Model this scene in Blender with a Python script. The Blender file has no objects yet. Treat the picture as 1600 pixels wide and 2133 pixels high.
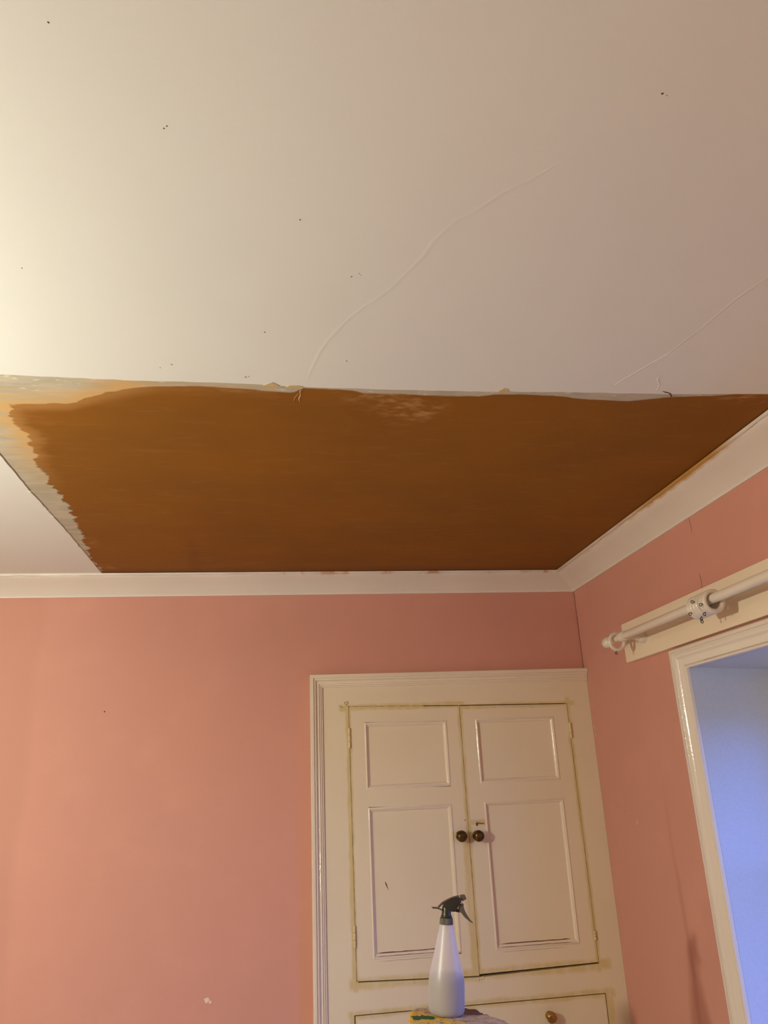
import bpy, bmesh, math, random
from mathutils import Vector, Matrix, noise
random.seed(7)
C = bpy.context.scene.collection
S = bpy.context.scene

# ------------------------------------------------------------------ camera
CZ = 1.62
cam_d = bpy.data.cameras.new('camera'); cam = bpy.data.objects.new('camera', cam_d); C.objects.link(cam)
cam_d.sensor_fit = 'HORIZONTAL'; cam_d.sensor_width = 36.0; cam_d.lens = 36.0 * 1572.3 / 1600.0
cam_d.clip_start = 0.01
_r = Vector((0.99046625, -0.13105661, -0.0424356)); _u = Vector((-0.00365853, -0.33296688, 0.94293142)); _f = Vector((0.13770704, 0.9337865, 0.33027193))
cam.matrix_world = Matrix(((_r.x, _u.x, -_f.x, 0), (_r.y, _u.y, -_f.y, 0), (_r.z, _u.z, -_f.z, CZ), (0, 0, 0, 1)))
S.camera = cam
# ------------------------------------------------------------------ world: blue dusk sky
W = bpy.data.worlds.new('dusk_sky'); S.world = W; W.use_nodes = True
wn = W.node_tree; wn.nodes.clear()
wo = wn.nodes.new('ShaderNodeOutputWorld'); wb = wn.nodes.new('ShaderNodeBackground')
wc = wn.nodes.new('ShaderNodeTexCoord'); ws = wn.nodes.new('ShaderNodeSeparateXYZ'); wr = wn.nodes.new('ShaderNodeValToRGB'); wm = wn.nodes.new('ShaderNodeMapRange')
wm.inputs['From Min'].default_value = -1; wm.inputs['From Max'].default_value = 1
wn.links.new(wc.outputs['Generated'], ws.inputs[0]); wn.links.new(ws.outputs['Z'], wm.inputs['Value'])
wn.links.new(wm.outputs[0], wr.inputs[0]); wn.links.new(wr.outputs[0], wb.inputs[0]); wn.links.new(wb.outputs[0], wo.inputs[0])
cr = wr.color_ramp
cr.elements[0].position = 0.0; cr.elements[0].color = (0.02, 0.03, 0.07, 1)
cr.elements[1].position = 1.0; cr.elements[1].color = (0.06, 0.17, 0.66, 1)
e = cr.elements.new(0.48); e.color = (0.03, 0.045, 0.10, 1)
e = cr.elements.new(0.52); e.color = (0.11, 0.25, 0.85, 1)
wb.inputs[1].default_value = 9.5
# ------------------------------------------------------------------ lights
def lamp(name, kind, loc, power, col, size):
    d = bpy.data.lights.new(name, kind); o = bpy.data.objects.new(name, d); C.objects.link(o)
    o.location = loc; d.energy = power; d.color = col
    if kind == 'POINT': d.shadow_soft_size = size
    return o
lamp('pendant_bulb', 'POINT', (-1.45, 1.0, 1.84), 92, (1.0, 0.99, 0.79), 0.042)
# daylight enters through the window opening: portal guides sampling only
pd = bpy.data.lights.new('window_portal', 'AREA'); po = bpy.data.objects.new('window_portal', pd); C.objects.link(po)
pd.shape = 'RECTANGLE'; pd.size = 1.08; pd.size_y = 1.1; pd.cycles.is_portal = True
po.location = (1.62, 1.63, 1.34); po.rotation_euler = (math.pi/2, 0, math.pi/2)
# ------------------------------------------------------------------ colour management
S.view_settings.view_transform = 'Standard'; S.view_settings.look = 'None'
S.view_settings.exposure = 0.0; S.view_settings.gamma = 1.0; S.view_settings.use_curve_mapping = False
S.cycles.max_bounces = 10; S.cycles.diffuse_bounces = 6

# ================================================================== helpers
def finish(o, label=None, cat=None, group=None, kind=None):
    if label: o['label'] = label
    if cat: o['category'] = cat
    if group: o['group'] = group
    if kind: o['kind'] = kind
    return o
def empty(name, loc, rot=(0, 0, 0), **k):
    o = bpy.data.objects.new(name, None); C.objects.link(o); o.location = loc; o.rotation_euler = rot
    o.empty_display_size = 0.05
    return finish(o, **k)
def put(name, bm, m, parent=None, local=False, smooth=False, **k):
    bmesh.ops.recalc_face_normals(bm, faces=bm.faces[:])
    me = bpy.data.meshes.new(name); bm.to_mesh(me); bm.free()
    me.materials.append(m)
    if smooth:
        me.polygons.foreach_set('use_smooth', [True]*len(me.polygons))
        try: me.set_sharp_from_angle(angle=math.radians(38))
        except Exception: pass
    o = bpy.data.objects.new(name, me); C.objects.link(o)
    if parent:
        o.parent = parent
        if not local:
            o.matrix_parent_inverse = Matrix.Translation(-parent.location)   # meshes keep world coordinates; only empties have a location
    return finish(o, **k)
def box(bm, x0, x1, y0, y1, z0, z1):
    v = [bm.verts.new(p) for p in ((x0,y0,z0),(x1,y0,z0),(x1,y1,z0),(x0,y1,z0),(x0,y0,z1),(x1,y0,z1),(x1,y1,z1),(x0,y1,z1))]
    for f in ((0,1,2,3),(4,5,6,7),(0,1,5,4),(1,2,6,5),(2,3,7,6),(3,0,4,7)): bm.faces.new([v[i] for i in f])
def bev(bm, w, seg=2, ang=30):
    bmesh.ops.recalc_face_normals(bm, faces=bm.faces[:])
    ed = [e for e in bm.edges if e.is_manifold and e.calc_face_angle(0) > math.radians(ang)]
    bmesh.ops.bevel(bm, geom=ed, offset=w, segments=seg, profile=0.6, affect='EDGES', clamp_overlap=True)
def prism(bm, pts, a, b, fn):
    """polygon pts (u,v) extruded from a to b; fn(u,v,w)->xyz"""
    A = [bm.verts.new(fn(u, v, a)) for u, v in pts]; B = [bm.verts.new(fn(u, v, b)) for u, v in pts]
    n = len(pts); bm.faces.new(A); bm.faces.new(B[::-1])
    for i in range(n): bm.faces.new((A[i], A[(i+1) % n], B[(i+1) % n], B[i]))
XZ = lambda u, v, w: (u, w, v)     # polygon in x/z, extruded along y
XY = lambda u, v, w: (u, v, w)
YZ = lambda u, v, w: (w, u, v)
def lathe(bm, prof, fn=lambda r, a, h: (r*math.cos(a), r*math.sin(a), h), n=32, cap=True):
    rings = [[bm.verts.new(fn(r, 2*math.pi*i/n, h)) for i in range(n)] for r, h in prof]
    for A, B in zip(rings, rings[1:]):
        for i in range(n): bm.faces.new((A[i], A[(i+1) % n], B[(i+1) % n], B[i]))
    if cap: bm.faces.new(rings[0]); bm.faces.new(rings[-1][::-1])
def axis_y(cx, cz):                # lathe about an axis along y
    return lambda r, a, h: (cx + r*math.cos(a), h, cz + r*math.sin(a))
def tube(bm, pts, r, n=8, closed=False):
    pts = [Vector(p) for p in pts]; rings = []; N = len(pts); up = None
    for i, p in enumerate(pts):
        a = pts[i-1] if (i > 0 or closed) else p; b = pts[(i+1) % N] if (i < N-1 or closed) else p
        t = (b - a).normalized()
        if up is None: up = t.orthogonal().normalized()
        s = t.cross(up).normalized(); up = s.cross(t).normalized()
        rr = r[i] if isinstance(r, (list, tuple)) else r
        rings.append([bm.verts.new(p + rr*(math.cos(2*math.pi*k/n)*up + math.sin(2*math.pi*k/n)*s)) for k in range(n)])
    for i in range(N if closed else N-1):
        A, B = rings[i], rings[(i+1) % N]
        for k in range(n): bm.faces.new((A[k], A[(k+1) % n], B[(k+1) % n], B[k]))
    if not closed: bm.faces.new(rings[0]); bm.faces.new(rings[-1][::-1])
def sweep(bm, path, prof, fn, closed):
    """path: outer corner points (a,b); prof: (inward, height); mitred; fn(a,b,h)->xyz"""
    P = [Vector(p) for p in path]; n = len(P)
    def inw(d): return Vector((-d.y, d.x))
    rows = []
    for i in range(n):
        d1 = (P[i] - P[i-1]).normalized() if (closed or i > 0) else None
        d2 = (P[(i+1) % n] - P[i]).normalized() if (closed or i < n-1) else None
        if d1 is None: m = inw(d2)
        elif d2 is None: m = inw(d1)
        else:
            a, b = inw(d1), inw(d2); m = (a + b); m = m / (m.dot(a))
        rows.append([bm.verts.new(fn(*(P[i] + m*u), h)) for u, h in prof])
    for i in range(n if closed else n-1):
        A, B = rows[i], rows[(i+1) % n]
        for k in range(len(prof)-1): bm.faces.new((A[k], B[k], B[k+1], A[k+1]))
    if not closed: bm.faces.new(rows[0]); bm.faces.new(rows[-1][::-1])
def ribbon(pts, w, fn, bm=None, h=0.0006):
    """thin raised tapering strip along a polyline in (a,b)"""
    bm = bm or bmesh.new(); P = [Vector(p) for p in pts]; L = []; n = len(P)
    for i, p in enumerate(P):
        t = (P[min(i+1, n-1)] - P[max(i-1, 0)]).normalized(); s = Vector((-t.y, t.x))
        ww = w * (0.25 if i in (0, n-1) else random.uniform(0.7, 1.25))
        L.append([bm.verts.new(fn(*(p + s*ww*0.5), 0)), bm.verts.new(fn(*p, h)), bm.verts.new(fn(*(p - s*ww*0.5), 0))])
    for A, B in zip(L, L[1:]):
        for k in (0, 1): bm.faces.new((A[k], B[k], B[k+1], A[k+1]))
    return bm
def jag(a, b, n, amp):
    a, b = Vector(a), Vector(b); d = (b-a); s = Vector((-d.y, d.x)).normalized()
    return [tuple(a + d*i/n + s*(random.uniform(-amp, amp) if 0 < i < n else 0)) for i in range(n+1)]

# ------------------------------------------------------------------ node language
class Mat:
    def __init__(s, name):
        s.m = bpy.data.materials.new(name); s.m.use_nodes = True; s.t = s.m.node_tree; s.t.nodes.clear()
        s.out = s.t.nodes.new('ShaderNodeOutputMaterial'); s.b = s.t.nodes.new('ShaderNodeBsdfPrincipled')
        s.t.links.new(s.b.outputs[0], s.out.inputs[0]); s._p = None
    def set(s, sock, v):
        if isinstance(v, bpy.types.NodeSocket): s.t.links.new(v, sock)
        elif isinstance(v, (tuple, list)) and len(v) == 3 and sock.type == 'RGBA': sock.default_value = (*v, 1)
        else: sock.default_value = v
    def pr(s, **k):
        for a, v in k.items(): s.set(s.b.inputs[a.replace('_', ' ')], v)
    def pos(s):
        if not s._p:
            g = s.t.nodes.new('ShaderNodeNewGeometry'); x = s.t.nodes.new('ShaderNodeSeparateXYZ')
            s.t.links.new(g.outputs['Position'], x.inputs[0]); s._p = (g.outputs['Position'], *x.outputs)
        return s._p
    def obj(s):
        g = s.t.nodes.new('ShaderNodeTexCoord'); x = s.t.nodes.new('ShaderNodeSeparateXYZ')
        s.t.links.new(g.outputs['Object'], x.inputs[0]); return (g.outputs['Object'], *x.outputs)
    def ma(s, op, a, b=0.0, c=0.0):
        n = s.t.nodes.new('ShaderNodeMath'); n.operation = op
        for i, v in enumerate((a, b, c)):
            if i < len(n.inputs): s.set(n.inputs[i], v)
        return n.outputs[0]
    def noise(s, scale, detail=3, vec=None, stretch=None, rough=0.55, off=None):
        n = s.t.nodes.new('ShaderNodeTexNoise'); n.inputs['Scale'].default_value = scale; n.inputs['Detail'].default_value = detail; n.inputs['Roughness'].default_value = rough
        v = vec or s.pos()[0]
        if stretch or off:
            mp = s.t.nodes.new('ShaderNodeMapping'); mp.inputs['Scale'].default_value = stretch or (1, 1, 1); mp.inputs['Location'].default_value = off or (0, 0, 0)
            s.t.links.new(v, mp.inputs[0]); v = mp.outputs[0]
        s.t.links.new(v, n.inputs['Vector']); return n.outputs[0]
    def ss(s, v, a, b, lo=0.0, hi=1.0):
        n = s.t.nodes.new('ShaderNodeMapRange'); n.interpolation_type = 'SMOOTHSTEP'
        s.set(n.inputs['Value'], v); s.set(n.inputs['From Min'], a); s.set(n.inputs['From Max'], b)
        n.inputs['To Min'].default_value = lo; n.inputs['To Max'].default_value = hi; return n.outputs[0]
    def mix(s, f, a, b):
        n = s.t.nodes.new('ShaderNodeMix'); n.data_type = 'RGBA'
        s.set(n.inputs[0], f); s.set(n.inputs[6], a); s.set(n.inputs[7], b); return n.outputs[2]
    def bump(s, h, strength=0.3, dist=0.002, prev=None):
        n = s.t.nodes.new('ShaderNodeBump'); n.inputs['Strength'].default_value = strength; n.inputs['Distance'].default_value = dist
        s.set(n.inputs['Height'], h)
        if prev is not None: s.t.links.new(prev, n.inputs['Normal'])
        return n.outputs[0]
    def attr(s, name):
        n = s.t.nodes.new('ShaderNodeAttribute'); n.attribute_name = name; return n.outputs['Fac']
    def seg(s, axis, c, lo, hi, w, n1):
        """soft mask around an axis aligned line on the cupboard front"""
        p = s.pos(); x, z = p[1], p[3]
        a, b = (x, z) if axis == 'v' else (z, x)
        d = s.ma('ABSOLUTE', s.ma('SUBTRACT', s.ma('ADD', a, s.ma('MULTIPLY', s.ma('SUBTRACT', n1, 0.5), w*1.1)), c))
        m = s.ss(d, w*0.35, w*1.05, 1, 0)
        return s.ma('MULTIPLY', m, s.ma('MULTIPLY', s.ss(b, lo-0.012, lo+0.004), s.ss(b, hi-0.004, hi+0.012, 1, 0)))
def plain(name, col, rough=0.5, metal=0.0, bump=0.0, scale=200, var=0.05):
    M = Mat(name); n = M.noise(scale, 3); c2 = tuple(c*(1-var) for c in col)
    M.pr(Base_Color=M.mix(M.ss(n, 0.35, 0.65), col, c2), Roughness=rough, Metallic=metal)
    if bump: M.pr(Normal=M.bump(n, bump, 0.001))
    return M.m

# ------------------------------------------------------------------ materials
def wall_material(name, back):
    M = Mat(name); p = M.pos()
    big = M.noise(1.3, 3, rough=0.4, stretch=(1, 1, 0.35)); mid = M.noise(6, 4)
    col = M.mix(M.ss(big, 0.3, 0.7), (0.63, 0.305, 0.235), (0.59, 0.29, 0.23))
    col = M.mix(M.ma('MULTIPLY', M.ss(mid, 0.45, 0.75), 0.25), col, (0.68, 0.35, 0.26))
    if back:   # greyer band painted next to the left picture edge, with a vertical lap line
        x = p[1]
        band = M.ss(M.ma('ADD', x, M.ma('MULTIPLY', M.noise(3, 2), 0.05)), -0.90, -0.84, 1, 0)
        col = M.mix(M.ma('MULTIPLY', band, 0.35), col, (0.50, 0.25, 0.185))
    else:      # darker vertical streak between corner and window
        y, z = p[2], p[3]
        c = M.ma('SUBTRACT', y, M.ma('ADD', 2.44, M.ma('MULTIPLY', M.noise(4, 2), 0.05)))
        st = M.ma('MULTIPLY', M.ss(M.ma('ABSOLUTE', c), 0.0, 0.022, 1, 0), M.ss(z, 1.1, 1.7, 1, 0))
        col = M.mix(M.ma('MULTIPLY', st, 0.3), col, (0.36, 0.13, 0.085))
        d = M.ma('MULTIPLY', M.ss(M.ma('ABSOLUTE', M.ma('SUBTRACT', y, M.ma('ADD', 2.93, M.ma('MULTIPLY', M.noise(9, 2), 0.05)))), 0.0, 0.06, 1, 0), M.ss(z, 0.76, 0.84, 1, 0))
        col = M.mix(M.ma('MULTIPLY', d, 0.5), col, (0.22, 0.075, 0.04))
    fine = M.noise(260, 3); nrm = M.bump(fine, 0.12, 0.001); nrm = M.bump(M.noise(5, 2), 0.25, 0.006, nrm)
    M.pr(Base_Color=col, Roughness=0.62, Normal=nrm, Specular_IOR_Level=0.3); return M.m
M_wall_b = wall_material('salmon_wall_paint_back', True)
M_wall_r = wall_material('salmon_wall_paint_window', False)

M = Mat('ceiling_lining_paper')
c = M.mix(M.ss(M.noise(1.6, 2), 0.3, 0.7), (0.775, 0.80, 0.765), (0.755, 0.775, 0.75))
nrm = M.bump(M.noise(320, 2), 0.06, 0.001); nrm = M.bump(M.noise(2.2, 2), 0.3, 0.008, nrm)
M.pr(Base_Color=c, Roughness=0.7, Normal=nrm, Specular_IOR_Level=0.25); M_ceil = M.m
M_crease = M_ceil

# bare board + brown skim: 'sd' is the distance inside the trowelled area
M = Mat('board_and_fresh_plaster'); p = M.pos()
sd = M.attr('sd'); wash = M.attr('wash'); pale = M.attr('pale')
st = M.noise(1.0, 6, stretch=(8, 27, 1), rough=0.66); st2 = M.noise(1.0, 3, stretch=(30, 150, 1))
sdn = M.ma('ADD', sd, M.ma('MULTIPLY', M.ma('SUBTRACT', st, 0.5), M.ma('MULTIPLY', M.attr('amp'), 0.13)))
sdn = M.ma('ADD', sdn, M.ma('MULTIPLY', M.ma('SUBTRACT', st2, 0.5), 0.005))
brown = M.ss(sdn, -0.0015, 0.004)
grey = M.mix(M.ss(M.noise(1.0, 4, stretch=(9, 30, 1)), 0.35, 0.68), (0.43, 0.395, 0.30), (0.54, 0.49, 0.39))
grey = M.mix(M.ma('MULTIPLY', M.ss(M.noise(1.0, 5, stretch=(40, 90, 1)), 0.6, 0.68), M.ss(p[2], 1.45, 1.5, 0.7, 0.15)), grey, (0.72, 0.67, 0.56))
wm_ = M.ma('MULTIPLY', wash, M.ss(M.ma('ADD', M.noise(1.0, 4, stretch=(8, 60, 1), off=(3, 1, 0)), M.ma('MULTIPLY', sdn, 7.0)), -0.05, 0.55))
grey = M.mix(M.ma('MINIMUM', wm_, 1.0), grey, (0.62, 0.40, 0.17))
b1 = M.mix(M.ss(M.noise(1.0, 3, stretch=(3.0, 4.5, 1), off=(2, 5, 0)), 0.3, 0.7), (0.275, 0.110, 0.013), (0.240, 0.098, 0.014))
b1 = M.mix(M.ma('MULTIPLY', M.ss(M.noise(1.0, 5, stretch=(11, 42, 1)), 0.52, 0.78), 0.22), b1, (0.38, 0.19, 0.07))
thin = M.ma('MULTIPLY', wash, M.ss(sdn, 0.0, 0.05, 0.85, 0))
b1 = M.mix(M.ma('MAXIMUM', thin, 0.0), b1, (0.42, 0.21, 0.065))
b1 = M.mix(M.ma('MULTIPLY', pale, M.ss(M.noise(1.0, 5, stretch=(26, 50, 1)), 0.40, 0.72)), b1, (0.46, 0.26, 0.10))
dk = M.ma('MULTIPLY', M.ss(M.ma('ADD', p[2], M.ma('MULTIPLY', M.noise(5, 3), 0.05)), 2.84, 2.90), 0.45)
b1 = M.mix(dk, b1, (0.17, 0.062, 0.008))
streak = M.ma('MULTIPLY', M.ss(M.ma('ABSOLUTE', M.ma('SUBTRACT', p[1], M.ma('ADD', -0.335, M.ma('MULTIPLY', M.noise(3, 2), 0.06)))), 0.0, 0.035, 1, 0), M.ss(p[2], 2.3, 2.6, 0, 0.4))
b1 = M.mix(streak, b1, (0.20, 0.075, 0.012))
nrm = M.bump(M.ma('ADD', brown, M.ma('MULTIPLY', st, 0.3)), 0.5, 0.0012)
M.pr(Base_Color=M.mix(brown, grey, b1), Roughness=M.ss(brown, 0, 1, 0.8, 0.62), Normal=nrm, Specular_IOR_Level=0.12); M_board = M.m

def coving_mat(name, right):
    M = Mat(name); p = M.pos()
    col = M.mix(M.ss(M.noise(3, 3), 0.3, 0.7), (0.77, 0.73, 0.66), (0.73, 0.69, 0.62))
    # ochre size stain and plaster crumbs along the top arris
    if right:
        edge = M.ss(M.ma('ADD', p[1], M.ma('MULTIPLY', M.noise(22, 4), 0.018)), 1.150, 1.163, 1, 0)
        rng = M.ma('MULTIPLY', M.ss(p[2], 1.55, 1.72), M.ss(p[2], 2.0, 2.35, 1, 0.25))
        col = M.mix(M.ma('MULTIPLY', edge, M.ma('MULTIPLY', rng, 0.95)), col, (0.50, 0.27, 0.055))
    else:
        edge = M.ma('MULTIPLY', M.ss(p[3], 2.3805, 2.388), M.ss(M.noise(14, 4, stretch=(1, 1, 1)), 0.52, 0.62))
        edge = M.ma('MULTIPLY', edge, M.ss(p[1], -0.2, 0.1))
        col = M.mix(M.ma('MULTIPLY', edge, 0.7), col, (0.55, 0.25, 0.09))
    M.pr(Base_Color=col, Roughness=0.38, Normal=M.bump(M.noise(60, 3), 0.15, 0.0015)); return M.m
M_cov_b = coving_mat('coving_paint_back', False); M_cov_r = coving_mat('coving_paint_window', True)

def paint(name, base, stains=False, rough=0.22, bumpd=0.25):
    M = Mat(name); p = M.pos()
    col = M.mix(M.ss(M.noise(2.3, 3), 0.3, 0.7), base, tuple(c*k for c, k in zip(base, (0.96, 0.955, 0.95))))
    if stains:
        n1 = M.noise(16, 4); n2 = M.noise(1.0, 4, stretch=(40, 40, 9))
        L = [('v', 0.266, 0.93, 1.885, 0.014), ('v', 0.704, 0.93, 1.875, 0.014), ('v', 0.692, 0.95, 1.38, 0.020), ('v', 1.146, 0.93, 1.885, 0.013),
             ('h', 1.874, 0.235, 0.72, 0.016), ('h', 1.865, 0.70, 1.17, 0.014), ('h', 0.948, 0.25, 1.19, 0.024), ('h', 0.858, 0.245, 1.19, 0.017),
             ('v', 0.257, 0.5, 0.86, 0.016), ('v', 1.170, 0.5, 0.87, 0.022), ('h', 1.444, 0.715, 0.78, 0.014), ('v', 0.530, 0.842, 0.868, 0.03)]
        acc = None
        for a in L:
            k = M.seg(*a, n1); acc = k if acc is None else M.ma('MAXIMUM', acc, k)
        acc = M.ma('MULTIPLY', acc, M.ss(n2, 0.25, 0.6, 0.38, 0.85))
        col = M.mix(acc, col, (0.61, 0.49, 0.21))
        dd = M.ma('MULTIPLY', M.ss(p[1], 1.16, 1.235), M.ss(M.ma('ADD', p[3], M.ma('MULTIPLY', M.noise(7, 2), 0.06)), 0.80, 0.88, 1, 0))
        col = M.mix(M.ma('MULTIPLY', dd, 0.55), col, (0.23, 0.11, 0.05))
    nrm = M.bump(M.noise(330, 2, stretch=(1, 1, 0.4)), bumpd, 0.0004); nrm = M.bump(M.noise(30, 2), 0.25, 0.0012, nrm)
    M.pr(Base_Color=col, Roughness=rough, Normal=nrm, Specular_IOR_Level=0.5); return M.m
M_cup = paint('cream_gloss_cupboard', (0.76, 0.675, 0.50), True, 0.30)
M_arch = paint('cream_gloss_moulding', (0.78, 0.69, 0.55), False, 0.11, 0.8)
M_win = paint('white_gloss_window', (0.78, 0.72, 0.63), False, 0.13, 0.7)
M_brd = paint('cream_satin_board', (0.84, 0.74, 0.56), False, 0.35)
M_pole = paint('white_gloss_pole', (0.76, 0.69, 0.58), False, 0.25)
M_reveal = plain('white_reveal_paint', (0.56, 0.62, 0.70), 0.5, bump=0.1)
M_gap = plain('dark_gap', (0.10, 0.055, 0.03), 0.9)
M_fill = plain('yellowed_paint_fill', (0.58, 0.46, 0.22), 0.6, scale=40, var=0.35)
M_crack = plain('plaster_crack', (0.16, 0.06, 0.04), 0.9)
M_speck = plain('dark_speck', (0.12, 0.09, 0.07), 0.8)
M_chip = plain('white_filler_chip', (0.80, 0.62, 0.5), 0.7)
M_iron = plain('black_wire', (0.03, 0.025, 0.022), 0.4, 0.5)
M_tan = plain('torn_paper_core', (0.60, 0.46, 0.22), 0.85)
M_floor = plain('pale_bounce_floor', (0.42, 0.43, 0.40), 0.8, scale=8, var=0.1)  # unseen floor, pale colour made up to bounce neutral fill onto the ceiling
def brass(name, a, b):
    M = Mat(name); n = M.noise(50, 4); M.pr(Base_Color=M.mix(M.ss(n, 0.4, 0.62), a, b), Metallic=0.75, Roughness=M.ss(n, 0.3, 0.7, 0.22, 0.42)); return M.m
M_brass_dark = brass('aged_brass_dark', (0.12, 0.075, 0.018), (0.05, 0.028, 0.01))
M_brass = brass('aged_brass', (0.42, 0.25, 0.06), (0.20, 0.10, 0.025))
M_head = plain('dark_olive_plastic', (0.030, 0.032, 0.021), 0.32)
M_head2 = plain('grey_olive_plastic', (0.105, 0.098, 0.068), 0.42)
# frosted bottle plastic
M = Mat('frosted_plastic'); t = M.t
d = t.nodes.new('ShaderNodeBsdfDiffuse'); d.inputs[0].default_value = (0.86, 0.84, 0.83, 1)
tl = t.nodes.new('ShaderNodeBsdfTranslucent'); tl.inputs[0].default_value = (0.84, 0.81, 0.82, 1)
g = t.nodes.new('ShaderNodeBsdfGlossy'); g.inputs['Roughness'].default_value = 0.36
tr = t.nodes.new('ShaderNodeBsdfTransparent')
m1 = t.nodes.new('ShaderNodeMixShader'); m1.inputs[0].default_value = 0.45; t.links.new(d.outputs[0], m1.inputs[1]); t.links.new(tl.outputs[0], m1.inputs[2])
m2 = t.nodes.new('ShaderNodeMixShader'); m2.inputs[0].default_value = 0.34; t.links.new(m1.outputs[0], m2.inputs[1]); t.links.new(tr.outputs[0], m2.inputs[2])
m3 = t.nodes.new('ShaderNodeMixShader'); m3.inputs[0].default_value = 0.05; t.links.new(m2.outputs[0], m3.inputs[1]); t.links.new(g.outputs[0], m3.inputs[2])
t.links.new(m3.outputs[0], M.out.inputs[0]); t.nodes.remove(M.b); M_bottle = M.m
M_liquid = plain('cloudy_liquid', (0.13, 0.12, 0.135), 0.5)
# window glass
M = Mat('window_glass'); t = M.t; tr = t.nodes.new('ShaderNodeBsdfTransparent'); g = t.nodes.new('ShaderNodeBsdfGlossy'); g.inputs['Roughness'].default_value = 0.02
fr = t.nodes.new('ShaderNodeFresnel'); fr.inputs[0].default_value = 1.45; mx = t.nodes.new('ShaderNodeMixShader')
gg = t.nodes.new('ShaderNodeNewGeometry'); mm = t.nodes.new('ShaderNodeMath'); mm.operation = 'SUBTRACT'; mm.use_clamp = True; t.links.new(fr.outputs[0], mm.inputs[0]); t.links.new(gg.outputs['Backfacing'], mm.inputs[1]); t.links.new(mm.outputs[0], mx.inputs[0]); t.links.new(tr.outputs[0], mx.inputs[1]); t.links.new(g.outputs[0], mx.inputs[2]); t.links.new(mx.outputs[0], M.out.inputs[0]); t.nodes.remove(M.b); M_glass = M.m

# ================================================================== ROOM SHELL
XL, XR, YF, YB, ZC = -3.3, 1.24, -1.2, 3.0, 2.394
bm = bmesh.new(); box(bm, XL-0.1, XR+0.4, YF-0.1, YB+0.5, -0.05, 0.0); put('floor', bm, M_floor, kind='structure')
bm = bmesh.new(); box(bm, XL-0.1, XL, YF-0.1, YB+0.1, 0, ZC); put('wall_left', bm, M_wall_b, kind='structure')
bm = bmesh.new(); box(bm, XL, XR, YF-0.1, YF, 0, ZC); put('wall_front', bm, M_wall_b, kind='structure')
# back wall with the cupboard opening
bm = bmesh.new(); box(bm, XL, 0.150, YB, YB+0.12, 0, ZC); box(bm, 0.150, XR, YB, YB+0.12, 1.978, ZC)
wall_back = put('wall_back', bm, M_wall_b, kind='structure')
# right wall with the window opening
OY0, OY1, OZ0, OZ1 = 1.08, 2.182, 0.80, 1.894
bm = bmesh.new()
box(bm, XR, 1.60, OY1+0.006, YB+0.5, 0, ZC); box(bm, XR, 1.60, YF-0.1, OY0-0.006, 0, ZC)
box(bm, XR, 1.60, OY0-0.006, OY1+0.006, 0, OZ0); box(bm, XR, 1.60, OY0-0.006, OY1+0.006, OZ1+0.006, ZC)
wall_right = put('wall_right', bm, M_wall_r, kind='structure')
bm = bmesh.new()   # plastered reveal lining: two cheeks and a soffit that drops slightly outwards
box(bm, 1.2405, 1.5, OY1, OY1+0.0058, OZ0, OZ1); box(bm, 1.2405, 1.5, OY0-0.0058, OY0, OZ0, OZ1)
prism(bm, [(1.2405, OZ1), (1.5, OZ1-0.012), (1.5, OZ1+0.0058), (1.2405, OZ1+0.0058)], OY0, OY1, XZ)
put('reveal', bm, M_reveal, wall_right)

# cracks and marks on the walls
def on_back(x, z, h): return (x, YB-0.0002-h, z)
def on_right(y, z, h): return (XR-0.0002-h, y, z)
put('crack', ribbon([(2.036, 2.326), (2.0352, 2.31), (2.034, 2.295), (2.0352, 2.278)], 0.0022, on_right), M_crack, wall_right)
put('crack', ribbon([(2.036, 2.15), (2.0335, 2.133), (2.0345, 2.118), (2.036, 2.105), (2.038, 2.097)], 0.0026, on_right), M_crack, wall_right)
bm = bmesh.new(); random.seed(3)
box_pts = [(2.9985, 2.325 - i*0.0165) for i in range(22)]
ribbon([(y - random.uniform(0, 0.0016), z) for y, z in box_pts], 0.0060, on_right, bm, 0.0004)
put('corner_crack', bm, M_crack, wall_right)
def blob(bm, fn, a, b, r, n=7, h=0.0005, sq=1.0):
    c = bm.verts.new(fn(a, b, h)); R = [bm.verts.new(fn(a + r*random.uniform(.6, 1.15)*math.cos(6.283*i/n), b + sq*r*random.uniform(.6, 1.15)*math.sin(6.283*i/n), 0)) for i in range(n)]
    for i in range(n): bm.faces.new((c, R[i], R[(i+1) % n]))
bm = bmesh.new(); blob(bm, on_back, -0.639, 1.891, 0.0035, h=0.002); put('nail_hole', bm, M_speck, wall_back)
bm = bmesh.new(); blob(bm, on_back, -0.236, 0.935, 0.009); blob(bm, on_back, -0.224, 0.929, 0.005); put('filler_chip', bm, M_chip, wall_back)
bm = bmesh.new()
for y, z, r in ((2.809, 1.899, 0.0022), (2.784, 1.464, 0.0025), (2.60, 1.70, 0.0016), (2.90, 1.55, 0.0014)): blob(bm, on_right, y, z, r)
put('speck', bm, M_speck, wall_right, kind='stuff')
bm = bmesh.new()
for y, z, r in ((2.962, 1.80, 0.004), (2.963, 1.765, 0.006), (2.964, 1.74, 0.004), (2.70, 1.43, 0.004)): blob(bm, on_right, y, z, r, sq=2.0)
put('paint_chip', bm, plain('light_paint_bleed', (0.68, 0.45, 0.34), 0.6), wall_right, kind='stuff')

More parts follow.
